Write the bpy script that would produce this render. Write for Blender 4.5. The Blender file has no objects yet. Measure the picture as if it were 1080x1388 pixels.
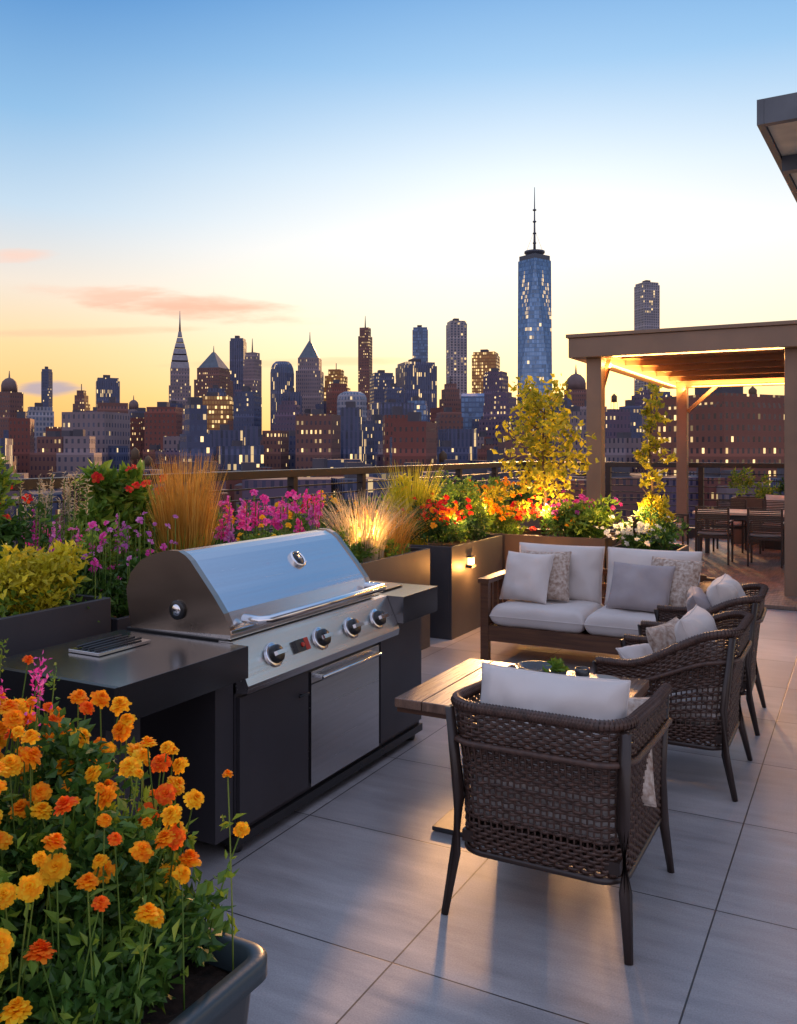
import bpy, math, random
import numpy as np
from mathutils import Vector, Matrix, Euler, noise
random.seed(7); rng=np.random.default_rng(7)
R=math.radians
sc=bpy.context.scene
# ------------------------------------------------------------------ materials
def nt(name):
    m=bpy.data.materials.new(name); m.use_nodes=True
    t=m.node_tree; b=t.nodes['Principled BSDF']; return m,t,b
def N(t,typ,**k):
    n=t.nodes.new(typ)
    for a,v in k.items(): setattr(n,a,v)
    return n
def L(t,a,b): t.links.new(a,b)
def math_(t,op,a,b=None,c=None):
    n=N(t,'ShaderNodeMath',operation=op)
    for i,x in enumerate((a,b,c)):
        if x is None: continue
        if isinstance(x,(int,float)): n.inputs[i].default_value=x
        else: L(t,x,n.inputs[i])
    return n.outputs[0]
def mixc(t,f,a,b,mode='MIX'):
    n=N(t,'ShaderNodeMix',data_type='RGBA',blend_type=mode)
    for i,x in ((0,f),(6,a),(7,b)):
        if isinstance(x,(int,float)): n.inputs[i].default_value=x
        elif isinstance(x,tuple): n.inputs[i].default_value=(*x[:3],1)
        else: L(t,x,n.inputs[i])
    return n.outputs[2]
def ramp(t,f,stops):
    n=N(t,'ShaderNodeValToRGB'); e=n.color_ramp.elements
    while len(e)<len(stops): e.new(.5)
    for i,(p,c) in enumerate(stops): e[i].position=p; e[i].color=(*c,1)
    L(t,f,n.inputs[0]); return n.outputs[0]
def simple(name,c,rough=.5,metal=0,c2=None,scale=8,bump=0,bscale=60,stretch=(1,1,1),spec=.5,emit=None,es=0,detail=6):
    m,t,b=nt(name)
    tc=N(t,'ShaderNodeTexCoord'); mp=N(t,'ShaderNodeMapping'); mp.inputs['Scale'].default_value=stretch
    L(t,tc.outputs['Object'],mp.inputs[0])
    nz=N(t,'ShaderNodeTexNoise'); nz.inputs['Scale'].default_value=scale; nz.inputs['Detail'].default_value=detail
    L(t,mp.outputs[0],nz.inputs['Vector'])
    c2=c2 or tuple(x*.75 for x in c)
    L(t,mixc(t,ramp(t,nz.outputs['Fac'],[(.3,(0,0,0)),(.7,(1,1,1))]),c,c2),b.inputs['Base Color'])
    r=math_(t,'MULTIPLY_ADD',nz.outputs['Fac'],.2,rough-.1); L(t,r,b.inputs['Roughness'])
    b.inputs['Metallic'].default_value=metal
    b.inputs['Specular IOR Level'].default_value=spec
    if bump:
        n2=N(t,'ShaderNodeTexNoise'); n2.inputs['Scale'].default_value=bscale; n2.inputs['Detail'].default_value=4
        L(t,mp.outputs[0],n2.inputs['Vector'])
        bp=N(t,'ShaderNodeBump'); bp.inputs['Strength'].default_value=bump; bp.inputs['Distance'].default_value=.01
        L(t,n2.outputs['Fac'],bp.inputs['Height']); L(t,bp.outputs[0],b.inputs['Normal'])
    if emit: b.inputs['Emission Color'].default_value=(*emit,1); b.inputs['Emission Strength'].default_value=es
    return m
def leafmat(name,ca,cb,cc=None,trans=.35,rough=.5):
    m,t,b=nt(name)
    g=N(t,'ShaderNodeNewGeometry')
    st=[(0,ca),(.6,cb)]+([(1,cc)] if cc else [])
    col=ramp(t,g.outputs['Random Per Island'],st)
    nz=N(t,'ShaderNodeTexNoise'); nz.inputs['Scale'].default_value=5
    L(t,g.outputs['Position'],nz.inputs['Vector'])
    col=mixc(t,math_(t,'MULTIPLY_ADD',nz.outputs['Fac'],1.6,-.5),col,tuple(x*.55 for x in ca))
    L(t,col,b.inputs['Base Color']); b.inputs['Roughness'].default_value=rough
    tr=N(t,'ShaderNodeBsdfTranslucent'); L(t,col,tr.inputs[0])
    mx=N(t,'ShaderNodeMixShader'); mx.inputs[0].default_value=trans
    L(t,b.outputs[0],mx.inputs[1]); L(t,tr.outputs[0],mx.inputs[2])
    L(t,mx.outputs[0],t.nodes['Material Output'].inputs[0])
    return m
def petalmat(name,ca,cb,cc):
    m,t,b=nt(name); g=N(t,'ShaderNodeNewGeometry')
    col=ramp(t,g.outputs['Random Per Island'],[(0,ca),(.5,cb),(1,cc)])
    L(t,col,b.inputs['Base Color']); b.inputs['Roughness'].default_value=.6; b.inputs['Specular IOR Level'].default_value=.2
    tr=N(t,'ShaderNodeBsdfTranslucent'); L(t,col,tr.inputs[0])
    mx=N(t,'ShaderNodeMixShader'); mx.inputs[0].default_value=.4
    L(t,b.outputs[0],mx.inputs[1]); L(t,tr.outputs[0],mx.inputs[2])
    L(t,mx.outputs[0],t.nodes['Material Output'].inputs[0])
    return m
def nosample(m):
    try: m.cycles.emission_sampling='NONE'
    except Exception: pass
    return m
def emis(name,c,s):
    m,t,b=nt(name); b.inputs['Base Color'].default_value=(*c,1)
    b.inputs['Emission Color'].default_value=(*c,1); b.inputs['Emission Strength'].default_value=s; return nosample(m)
def winmat(name,wall,glass,lit=.1,es=1.2,wu=3.2,wv=3.8,fu=.62,fv=.6,grough=.25,litc=(1,.55,.16)):
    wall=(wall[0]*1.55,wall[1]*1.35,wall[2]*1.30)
    m,t,b=nt(name)
    uv=N(t,'ShaderNodeUVMap'); s=N(t,'ShaderNodeSeparateXYZ'); L(t,uv.outputs[0],s.inputs[0])
    oi=N(t,'ShaderNodeObjectInfo')
    rs=math_(t,'MULTIPLY_ADD',oi.outputs['Random'],.55,.85)
    u=math_(t,'MULTIPLY',math_(t,'DIVIDE',s.outputs[0],wu),rs); v=math_(t,'DIVIDE',s.outputs[1],wv)
    iu=math_(t,'FLOOR',u); iv=math_(t,'FLOOR',v); fr_u=math_(t,'FRACT',u); fr_v=math_(t,'FRACT',v)
    mu=math_(t,'LESS_THAN',math_(t,'ABSOLUTE',math_(t,'SUBTRACT',fr_u,.5)),fu/2)
    mv=math_(t,'LESS_THAN',math_(t,'ABSOLUTE',math_(t,'SUBTRACT',fr_v,.5)),fv/2)
    mask=math_(t,'MULTIPLY',mu,mv)
    cb=N(t,'ShaderNodeCombineXYZ'); L(t,iu,cb.inputs[0]); L(t,iv,cb.inputs[1]); L(t,math_(t,'MULTIPLY',oi.outputs['Random'],91.),cb.inputs[2])
    wn=N(t,'ShaderNodeTexWhiteNoise',noise_dimensions='3D'); L(t,cb.outputs[0],wn.inputs[0])
    nz=N(t,'ShaderNodeTexNoise'); nz.inputs['Scale'].default_value=.13; nz.inputs['Detail'].default_value=2; L(t,cb.outputs[0],nz.inputs['Vector'])
    thr=math_(t,'MULTIPLY_ADD',nz.outputs['Fac'],-2.0,1-lit+1.0)
    li=math_(t,'GREATER_THAN',wn.outputs['Value'],thr)
    g2=mixc(t,wn.outputs['Value'],glass,tuple(x*.4 for x in glass))
    wz=N(t,'ShaderNodeTexNoise'); wz.inputs['Scale'].default_value=.05; L(t,uv.outputs[0],wz.inputs['Vector'])
    wc=mixc(t,wz.outputs['Fac'],wall,tuple(x*.5 for x in wall))
    band=math_(t,'LESS_THAN',math_(t,'FRACT',math_(t,'DIVIDE',s.outputs[1],wv*7)),.09)
    wc=mixc(t,math_(t,'MULTIPLY',band,.5),wc,tuple(x*1.5 for x in wall))
    L(t,mixc(t,mask,wc,g2),b.inputs['Base Color'])
    L(t,math_(t,'MULTIPLY_ADD',mask,grough-.75,.75),b.inputs['Roughness'])
    hs=mixc(t,wn.outputs['Value'],litc,(1,.70,.32))
    L(t,hs,b.inputs['Emission Color'])
    w3=math_(t,'MULTIPLY',math_(t,'FRACT',math_(t,'MULTIPLY',wn.outputs['Value'],37.)),es)
    L(t,math_(t,'MULTIPLY',math_(t,'MULTIPLY',mask,li),w3),b.inputs['Emission Strength'])
    return nosample(m)
# ------------------------------------------------------------------ mesh builder
class MB:
    def __init__(s): s.v=[];s.f=[];s.m=[];s.sm=[];s.uv=[]
    def add(s,vs,fs,mi=0,sm=False,M=None,uvs=None):
        o=len(s.v)
        if M is not None: vs=[tuple(M@Vector(p)) for p in vs]
        s.v.extend(vs)
        for i,f in enumerate(fs):
            s.f.append(tuple(a+o for a in f)); s.m.append(mi); s.sm.append(sm)
            s.uv.append(uvs[i] if uvs else None)
    def box(s,x0,x1,y0,y1,z0,z1,mi=0,M=None):
        vs=[(x,y,z) for z in(z0,z1) for y in(y0,y1) for x in(x0,x1)]
        s.add(vs,[(0,2,3,1),(4,5,7,6),(0,1,5,4),(2,6,7,3),(0,4,6,2),(1,3,7,5)],mi,False,M)
    def prism(s,poly,a0,a1,axis='y',mi=0,M=None,sm=False):
        n=len(poly)
        def pt(p,a):
            if axis=='y': return (p[0],a,p[1])
            if axis=='z': return (p[0],p[1],a)
            return (a,p[0],p[1])
        vs=[pt(p,a0) for p in poly]+[pt(p,a1) for p in poly]
        s.add(vs,[(i,(i+1)%n,(i+1)%n+n,i+n) for i in range(n)],mi,sm,M)
        s.add(vs,[tuple(range(n))[::-1],tuple(range(n,2*n))],mi,False,M)
    def tube(s,pts,r,n=8,mi=0,M=None,sm=True,flat=1.0,cap=True):
        pts=[Vector(p) for p in pts]; k=len(pts)
        rs=r if isinstance(r,(list,tuple)) else [r]*k
        vs=[];up=Vector((0,0,1))
        for i,p in enumerate(pts):
            d=(pts[min(i+1,k-1)]-pts[max(i-1,0)])
            if d.length<1e-9: d=Vector((0,0,1))
            d.normalize()
            a=d.cross(up)
            if a.length<.1: a=d.cross(Vector((0,1,0)))
            a.normalize(); b=a.cross(d)
            for j in range(n):
                t=2*math.pi*(j+.5)/n
                vs.append(tuple(p+a*math.cos(t)*rs[i]*flat+b*math.sin(t)*rs[i]))
        fs=[(i*n+j,i*n+(j+1)%n,(i+1)*n+(j+1)%n,(i+1)*n+j) for i in range(k-1) for j in range(n)]
        if cap: fs+= [tuple(range(n))[::-1],tuple((k-1)*n+j for j in range(n))]
        s.add(vs,fs,mi,sm,M)
    def lathe(s,prof,n=20,mi=0,M=None,sm=True):
        vs=[(r*math.cos(2*math.pi*j/n),r*math.sin(2*math.pi*j/n),z) for r,z in prof for j in range(n)]
        k=len(prof)
        fs=[(i*n+j,i*n+(j+1)%n,(i+1)*n+(j+1)%n,(i+1)*n+j) for i in range(k-1) for j in range(n)]
        s.add(vs,fs+[tuple((k-1)*n+j for j in range(n)),tuple(range(n))[::-1]],mi,sm,M)
    def pillow(s,w,h,t,M,mi=0,n=22,p=4,seed=0,wr=.006,corner=.06):
        vs=[];fs=[]
        for side in (1,-1):
            o=len(vs)
            for i in range(n+1):
                for j in range(n+1):
                    a=math.sin((i/n*2-1)*math.pi/2);b=math.sin((j/n*2-1)*math.pi/2)
                    th=(max(0,1-abs(a)**p)*max(0,1-abs(b)**p))**.5
                    x=a*w/2*(1-corner*(1-b*b)*abs(a)); y=b*h/2*(1-corner*(1-a*a)*abs(b))
                    nz=noise.noise(Vector((x*7+seed,y*7,side*3.)))*wr*2.4+noise.noise(Vector((x*24+seed,y*12,side)))*wr
                    z=side*(th*t/2)+nz*min(1,th*3)
                    vs.append((x,y,z))
            for i in range(n):
                for j in range(n):
                    q=(o+i*(n+1)+j,o+(i+1)*(n+1)+j,o+(i+1)*(n+1)+j+1,o+i*(n+1)+j+1)
                    fs.append(q if side>0 else q[::-1])
        s.add(vs,fs,mi,True,M)
        ring=[]
        for k in range(4*n+1):
            q=k%(4*n); e=q//n; f=(q%n)/n*2-1; f=math.sin(f*math.pi/2)
            a,b=[(f,-1),(1,f),(-f,1),(-1,-f)][e]
            ring.append((a*w/2*(1-corner*(1-b*b)*abs(a)),b*h/2*(1-corner*(1-a*a)*abs(b)),0))
        s.tube(ring,.0045,5,mi,M,cap=False)
    def leaves(s,P,size,mi,up=.5,asp=.45,out=None,jit=.4):
        n=len(P)
        if n==0: return
        d=rng.normal(size=(n,3)); d[:,2]+=up
        if out is not None: d+=out
        d/=np.linalg.norm(d,axis=1)[:,None]
        r=rng.normal(size=(n,3)); a=np.cross(d,r); a/=np.linalg.norm(a,axis=1)[:,None]+1e-9
        c=np.cross(a,d)
        sz=(size*(1+jit*rng.uniform(-1,1,n)))[:,None]
        v0=P; v2=P+d*sz+c*sz*-.12; mid=P+d*sz*.45
        v1=mid+a*sz*asp*.5+c*sz*.10; v3=mid-a*sz*asp*.5+c*sz*.10
        V=np.stack([v0,v1,v2,v3],1).reshape(-1,3)
        o=len(s.v); s.v.extend(map(tuple,V.tolist()))
        for i in range(n):
            b=o+4*i; s.f.append((b,b+1,b+2)); s.f.append((b,b+2,b+3))
        s.m.extend([mi]*(2*n)); s.sm.extend([False]*(2*n)); s.uv.extend([None]*(2*n))
    def blob(s,c,r,n,size,mi,clumps=14,cr=.35,up=.5,asp=.45):
        c=np.array(c,float); r=np.array(r,float)
        q=rng.normal(size=(clumps,3)); q/=np.linalg.norm(q,axis=1)[:,None]; q*=rng.uniform(.35,.9,(clumps,1))
        idx=rng.integers(0,clumps,n); w=rng.uniform(.5,1.3,clumps)
        o=rng.normal(size=(n,3)); o/=np.linalg.norm(o,axis=1)[:,None]; o*=(rng.uniform(0,1,(n,1))**.4)*cr*w[idx][:,None]
        P=c+(q[idx]+o)*r
        s.leaves(P,size,mi,up,asp,out=o*2.5)
    def blades(s,base,n,h,spread,w,mi,lean=.5,rad=.1,seg=5):
        for i in range(n):
            a=random.uniform(0,2*math.pi); rr=rad*math.sqrt(random.random())
            p=Vector((base[0]+rr*math.cos(a),base[1]+rr*math.sin(a),base[2]))
            hh=h*random.uniform(.65,1.08); a2=a+random.uniform(-.7,.7); sp=spread*random.uniform(.2,1)
            side=Vector((-math.sin(a2+random.uniform(-1,1)),math.cos(a2),0)).normalized()*w
            vs=[]
            for k in range(seg+1):
                t=k/seg; q=p+Vector((math.cos(a2)*sp*t**2*1.0,math.sin(a2)*sp*t**2,hh*(t-lean*.35*t**3*sp/h)))
                ww=side*(1-t**2*.9)
                vs+= [tuple(q-ww),tuple(q+ww)]
            s.add(vs,[(2*k,2*k+1,2*k+3,2*k+2) for k in range(seg)],mi)
    def bloom(s,p,r,mi,nrm=(0,0,1),rings=3,pet=10,cup=.5,wide=.5,cmi=None):
        p=Vector(p); z=Vector(nrm).normalized(); x=z.orthogonal().normalized(); y=z.cross(x)
        for k in range(rings):
            f=1-k/rings*.75; tilt=(.1+cup*k/max(1,rings-1)*1.6) if rings>1 else cup*.3
            np_=max(4,int(pet*(1-.2*k*3/max(3,rings))))
            for j in range(np_):
                t=2*math.pi*(j+random.uniform(-.25,.25)+k*.5)/np_
                d=x*math.cos(t)+y*math.sin(t); sd=z.cross(d)
                tl=tilt+random.uniform(-.2,.2)
                dd=d*math.cos(tl)+z*math.sin(tl); L_=r*f*random.uniform(.85,1.1); w=L_*wide*random.uniform(.8,1.1)
                b=p+z*r*.12*k
                m_=b+dd*L_*.6; e=b+dd*L_-z*L_*.12
                s.add([tuple(b),tuple(m_+sd*w*.6+z*w*.15),tuple(e+sd*w*.28),tuple(e-sd*w*.28),tuple(m_-sd*w*.6+z*w*.15)],[(0,1,2,3,4)],mi)
    def make(s,name,mats,parent=None,bevel=0,loc=None,rz=None):
        me=bpy.data.meshes.new(name); me.from_pydata(s.v,[],s.f)
        for m in mats: me.materials.append(m)
        me.polygons.foreach_set('material_index',s.m); me.polygons.foreach_set('use_smooth',s.sm)
        if any(u is not None for u in s.uv):
            ul=me.uv_layers.new(name='UVMap'); arr=[]
            for f,u in zip(s.f,s.uv):
                if u is None: arr+= [0.0]*(2*len(f))
                else:
                    for q in u: arr+= [q[0],q[1]]
            ul.data.foreach_set('uv',arr)
        me.update()
        o=bpy.data.objects.new(name,me); sc.collection.objects.link(o)
        if parent: o.parent=parent
        if bevel:
            b=o.modifiers.new('bevel','BEVEL'); b.width=bevel; b.segments=2; b.limit_method='ANGLE'; b.angle_limit=R(50)
        if loc: o.location=loc
        if rz is not None: o.rotation_euler=(0,0,rz)
        return o
def TM(loc,rx=0,ry=0,rz=0): return Matrix.Translation(loc)@Euler((rx,ry,rz)).to_matrix().to_4x4()
def light(name,loc,p,c=(1,.5,.15),r=.04,parent=None,typ='POINT'):
    l=bpy.data.lights.new(name,typ); l.energy=p; l.color=c
    if typ=='POINT': l.shadow_soft_size=r
    o=bpy.data.objects.new(name,l); sc.collection.objects.link(o); o.location=loc
    if parent: o.parent=parent
    return o
# ------------------------------------------------------------------ camera
cam=bpy.data.cameras.new('camera'); co=bpy.data.objects.new('camera',cam); sc.collection.objects.link(co)
cam.sensor_fit='HORIZONTAL'; cam.sensor_width=36; cam.lens=39.5; cam.shift_y=-.078
cam.clip_end=20000; cam.clip_start=.05
HD=R(28); co.location=(0,0,1.8); co.rotation_euler=(R(90),0,HD); sc.camera=co
sc.view_settings.view_transform='Standard'; sc.view_settings.look='None'; sc.view_settings.exposure=0
FW=Vector((-math.sin(HD),math.cos(HD),0)); RT=Vector((math.cos(HD),math.sin(HD),0))
def city(lat,dep): p=RT*lat+FW*dep; return p.x,p.y      # metres across / out from the terrace toward downtown
# ------------------------------------------------------------------ world
sun_az=R(9)
sd=(FW*math.cos(sun_az)+RT*math.sin(sun_az)); SUN_EL=R(13)
w=bpy.data.worlds.new("World"); sc.world=w; w.use_nodes=True; t=w.node_tree
bg=t.nodes['Background']
tc=N(t,'ShaderNodeTexCoord'); sx=N(t,'ShaderNodeSeparateXYZ'); L(t,tc.outputs['Generated'],sx.inputs[0])
zr=ramp(t,sx.outputs[2],[(0,(1.0,.42,.10)),(.05,(1.0,.56,.16)),(.11,(1.0,.70,.33)),(.175,(.90,.78,.66)),(.25,(.56,.71,.85)),(.34,(.27,.51,.79)),(.46,(.075,.27,.62)),(1,(.66,.74,1.0))])
zs=ramp(t,sx.outputs[2],[(0,(1.2,.58,.14)),(.06,(1.2,.82,.34)),(.13,(1.1,.94,.66)),(.22,(.98,.96,.92)),(.30,(.70,.83,.94)),(.40,(.30,.56,.86)),(.50,(.12,.36,.73)),(1,(.66,.74,1.0))])
dt=N(t,'ShaderNodeVectorMath',operation='DOT_PRODUCT'); L(t,tc.outputs['Generated'],dt.inputs[0])
s13=(FW*math.cos(R(13))+RT*math.sin(R(13)))
dt.inputs[1].default_value=tuple(Vector((s13.x*math.cos(.2),s13.y*math.cos(.2),math.sin(.2))))
f=N(t,'ShaderNodeMapRange',interpolation_type='SMOOTHSTEP'); L(t,dt.outputs['Value'],f.inputs[0]); f.inputs[1].default_value=.80; f.inputs[2].default_value=1.0
col=mixc(t,f.outputs[0],zr,zs)
f2=N(t,'ShaderNodeMapRange'); L(t,dt.outputs['Value'],f2.inputs[0]); f2.inputs[1].default_value=-.6; f2.inputs[2].default_value=.6
zb=ramp(t,sx.outputs[2],[(0,(.92,.76,.78)),(.2,(.88,.80,.92)),(.5,(.68,.73,1.0)),(1,(.66,.74,1.0))])
col=mixc(t,f2.outputs[0],zb,col)
def dotv(v):
    n=N(t,'ShaderNodeVectorMath',operation='DOT_PRODUCT'); L(t,tc.outputs['Generated'],n.inputs[0]); n.inputs[1].default_value=tuple(v); return n.outputs['Value']
gl=dotv(Vector((s13.x,s13.y,.05)).normalized())
glow=math_(t,'POWER',math_(t,'MAXIMUM',gl,0.),200.)
col=mixc(t,glow,col,(2.8,1.6,.5))
fwd=dotv(FW); lat=math_(t,'DIVIDE',dotv(RT),fwd); ver=math_(t,'DIVIDE',sx.outputs[2],fwd)
cv=N(t,'ShaderNodeCombineXYZ'); L(t,lat,cv.inputs[0]); L(t,ver,cv.inputs[1])
mp=N(t,'ShaderNodeMapping'); mp.inputs['Scale'].default_value=(6,34,1); mp.inputs['Rotation'].default_value=(0,0,R(6)); L(t,cv.outputs[0],mp.inputs[0])
cn=N(t,'ShaderNodeTexNoise'); cn.inputs['Scale'].default_value=1.6; cn.inputs['Detail'].default_value=8; cn.inputs['Roughness'].default_value=.6; L(t,mp.outputs[0],cn.inputs['Vector'])
def cloud(col,cx,cy,rx,ry,slope,c,amt,thr=-.35):
    dx=math_(t,'SUBTRACT',lat,cx); dy=math_(t,'SUBTRACT',math_(t,'SUBTRACT',ver,cy),math_(t,'MULTIPLY',dx,slope))
    q=math_(t,'ADD',math_(t,'POWER',math_(t,'ABSOLUTE',math_(t,'DIVIDE',dx,rx)),2.),math_(t,'POWER',math_(t,'ABSOLUTE',math_(t,'DIVIDE',dy,ry)),2.))
    m=math_(t,'SUBTRACT',math_(t,'MULTIPLY_ADD',cn.outputs['Fac'],2.8,thr),q)
    mr=N(t,'ShaderNodeMapRange',interpolation_type='SMOOTHSTEP'); L(t,m,mr.inputs[0]); mr.inputs[1].default_value=-.1; mr.inputs[2].default_value=1.25; mr.inputs[4].default_value=amt
    pos=math_(t,'GREATER_THAN',fwd,.1)
    return mixc(t,math_(t,'MULTIPLY',mr.outputs[0],pos),col,c)
col=cloud(col,-.24,.165,.145,.018,-.10,(.93,.47,.32),.9)
col=cloud(col,-.32,.178,.12,.012,-.05,(.97,.60,.44),.75)
col=cloud(col,-.44,.222,.05,.009,.05,(.96,.66,.54),.85)
col=cloud(col,-.40,.070,.040,.010,.0,(.40,.34,.46),.85)
col=cloud(col,-.36,.135,.14,.006,.02,(1.0,.56,.34),.6)
col=cloud(col,-.10,.10,.18,.006,.02,(1.0,.56,.30),.6)
nish=N(t,'ShaderNodeTexSky',sky_type='NISHITA'); nish.sun_disc=False; nish.sun_elevation=SUN_EL
nish.sun_rotation=math.atan2(sd.x,sd.y)
nm=mixc(t,1.0,nish.outputs[0],(.008,.008,.008),'MULTIPLY')
tot=mixc(t,1.0,col,nm,'ADD')
L(t,tot,bg.inputs[0]); bg.inputs[1].default_value=1.0
s=bpy.data.lights.new('sun','SUN'); s.energy=4.8; s.angle=R(2.5); s.color=(1,.50,.19)
so=bpy.data.objects.new('sun',s); sc.collection.objects.link(so)
dirv=Vector((sd.x*math.cos(SUN_EL),sd.y*math.cos(SUN_EL),math.sin(SUN_EL)))
so.rotation_euler=dirv.to_track_quat('Z','Y').to_euler(); so.location=(0,0,30)
# ------------------------------------------------------------------ shared mats
M_dark=simple('dark_powder_coat',(.035,.036,.042),.42,0,bump=.05,bscale=300)
M_cab=simple('cabinet_charcoal',(.055,.050,.058),.36,.2,scale=2)
M_counter=simple('counter_black_metal',(.10,.10,.11),.20,.8,scale=2)
M_steel=simple('brushed_steel',(.68,.67,.67),.24,1,(.62,.61,.62),scale=2,bump=.01,bscale=60,stretch=(30,.4,30))
M_steelend=simple('grill_end_cap',(.44,.35,.28),.24,1,(.36,.29,.24),scale=3)
M_chrome=simple('polished_metal',(.75,.75,.77),.14,1,(.7,.7,.72))
M_blk=simple('black_plastic',(.015,.015,.017),.3)
M_wick=simple('wicker',(.105,.052,.036),.36,0,(.042,.023,.018),scale=45,bump=.3,bscale=400)
M_wickf=simple('chair_frame',(.036,.021,.017),.36)
M_cush=simple('cushion_fabric',(.66,.60,.57),.85,0,(.60,.54,.51),scale=3,bump=.35,bscale=500,spec=.2)
M_cush2=simple('cushion_grey',(.42,.37,.37),.85,0,(.34,.30,.31),scale=5,bump=.4,bscale=350,spec=.2)
M_lace=simple('pillow_pattern',(.60,.51,.44),.85,0,(.30,.20,.15),scale=38,bump=.5,bscale=90,spec=.2,detail=2)
M_wood=simple('dark_teak',(.15,.066,.033),.40,0,(.08,.036,.021),scale=4,stretch=(1,14,14),bump=.1)
M_tt=simple('table_planks',(.30,.18,.125),.28,0,(.12,.07,.05),scale=3,stretch=(18,1,4),bump=.08,bscale=10)
M_plant=simple('planter_metal',(.055,.052,.058),.48,0,(.038,.036,.042),scale=2,bump=.04)
M_brplant=simple('planter_bronze',(.13,.08,.055),.5,0,(.08,.05,.038),scale=3,bump=.05)
M_soil=simple('soil',(.07,.036,.022),.95,0,(.015,.009,.006),scale=30,bump=1.,bscale=50)
M_rail=simple('rail_metal',(.035,.025,.024),.35,.3)
M_perg=simple('pergola_bronze',(.24,.15,.10),.42,.1,(.18,.115,.078),scale=2)
M_slat=simple('roof_cedar',(.62,.28,.09),.5,0,(.36,.14,.045),scale=3,stretch=(1,12,12))
M_deck=simple('deck_wood',(.20,.14,.11),.42,0,(.11,.075,.06),scale=3,stretch=(16,1,1),bump=.1)
M_g1=leafmat('leaf_green',(.045,.12,.02),(.09,.21,.03),(.17,.31,.04))
M_g2=leafmat('leaf_bright',(.12,.24,.025),(.24,.38,.04),(.42,.50,.05))
M_g3=leafmat('leaf_dark',(.02,.065,.02),(.04,.11,.025),(.07,.17,.03))
M_yel=leafmat('leaf_yellow',(.50,.44,.02),(.85,.70,.03),(1,.84,.06),.45)
M_ytree=leafmat('leaf_yellow_green',(.22,.26,.02),(.66,.56,.03),(1,.80,.05),.5)
M_ogr=leafmat('grass_golden',(.60,.26,.03),(.80,.42,.06),(.90,.58,.13),.4)
M_wgr=leafmat('grass_pale',(.62,.46,.26),(.78,.62,.38),(.85,.74,.55),.4)
M_stem=leafmat('stem_green',(.09,.18,.02),(.18,.30,.04),(.28,.36,.06),.2)
M_or=petalmat('petal_orange',(.95,.24,.004),(1,.36,.006),(1,.48,.012))
M_ye=petalmat('petal_amber',(1,.40,.006),(1,.52,.010),(1,.64,.025))
M_ro=petalmat('petal_redorange',(.88,.10,.008),(.98,.17,.010),(.98,.28,.015))
M_pk=petalmat('petal_magenta',(.62,.03,.25),(.80,.06,.40),(.88,.2,.55))
M_pu=petalmat('petal_purple',(.50,.10,.42),(.70,.18,.52),(.78,.35,.62))
M_rd=petalmat('petal_red',(.6,.01,.015),(.78,.03,.02),(.88,.13,.03))
M_wh=petalmat('petal_white',(.65,.65,.6),(.8,.8,.75),(.85,.85,.8))
M_bark=simple('bark',(.12,.075,.045),.85,0,bump=.5)
M_lampw=emis('lamp_glow',(1,.45,.12),14)
M_led=emis('led_diffuser',(1,.50,.16),2.5)
# ------------------------------------------------------------------ ground & floor
mb=MB(); mb.add([(-9000,-9000,-62),(9000,-9000,-62),(9000,9000,-62),(-9000,9000,-62)],[(0,1,2,3)])
mb.make('ground',[simple('city_ground',(.05,.05,.055),.9,scale=.02)])
m,t_,b=nt('terrace_pavers')
g=N(t_,'ShaderNodeNewGeometry'); mp=N(t_,'ShaderNodeMapping'); mp.inputs['Location'].default_value=(1.46,-2.70,0); L(t_,g.outputs['Position'],mp.inputs[0])
br=N(t_,'ShaderNodeTexBrick'); br.offset=0.0; br.inputs['Scale'].default_value=1; br.inputs['Brick Width'].default_value=.95; br.inputs['Row Height'].default_value=.90
br.inputs['Mortar Size'].default_value=.0035; br.inputs['Mortar Smooth'].default_value=.2; br.inputs['Bias'].default_value=0
br.inputs['Color1'].default_value=(.36,.345,.355,1); br.inputs['Color2'].default_value=(.45,.43,.44,1); br.inputs['Mortar'].default_value=(.05,.045,.045,1)
L(t_,mp.outputs[0],br.inputs['Vector'])
m2=N(t_,'ShaderNodeMapping'); m2.inputs['Scale'].default_value=(1.2,7,1); L(t_,g.outputs['Position'],m2.inputs[0])
n1=N(t_,'ShaderNodeTexNoise'); n1.inputs['Scale'].default_value=1.6; n1.inputs['Detail'].default_value=10; n1.inputs['Roughness'].default_value=.65; L(t_,m2.outputs[0],n1.inputs['Vector'])
n3=N(t_,'ShaderNodeTexNoise'); n3.inputs['Scale'].default_value=1.1; n3.inputs['Detail'].default_value=5; L(t_,g.outputs['Position'],n3.inputs['Vector'])
n4=N(t_,'ShaderNodeTexNoise'); n4.inputs['Scale'].default_value=160; n4.inputs['Detail'].default_value=3; L(t_,g.outputs['Position'],n4.inputs['Vector'])
v1=ramp(t_,n1.outputs['Fac'],[(.25,(.68,.67,.67)),(.75,(1.12,1.12,1.12))]); v3=ramp(t_,n3.outputs['Fac'],[(.3,(.76,.75,.76)),(.7,(1.08,1.07,1.05))])
c_=mixc(t_,1.,br.outputs['Color'],v1,'MULTIPLY'); c_=mixc(t_,1.,c_,v3,'MULTIPLY'); c_=mixc(t_,.35,c_,n4.outputs['Fac'],'OVERLAY')
L(t_,c_,b.inputs['Base Color']); L(t_,math_(t_,'MULTIPLY_ADD',n1.outputs['Fac'],.35,.20),b.inputs['Roughness'])
bp=N(t_,'ShaderNodeBump'); bp.inputs['Strength'].default_value=.6; bp.inputs['Distance'].default_value=.004
L(t_,math_(t_,'ADD',math_(t_,'MULTIPLY',br.outputs['Fac'],-1.),math_(t_,'MULTIPLY',n4.outputs['Fac'],.12)),bp.inputs['Height']); L(t_,bp.outputs[0],b.inputs['Normal'])
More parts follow.
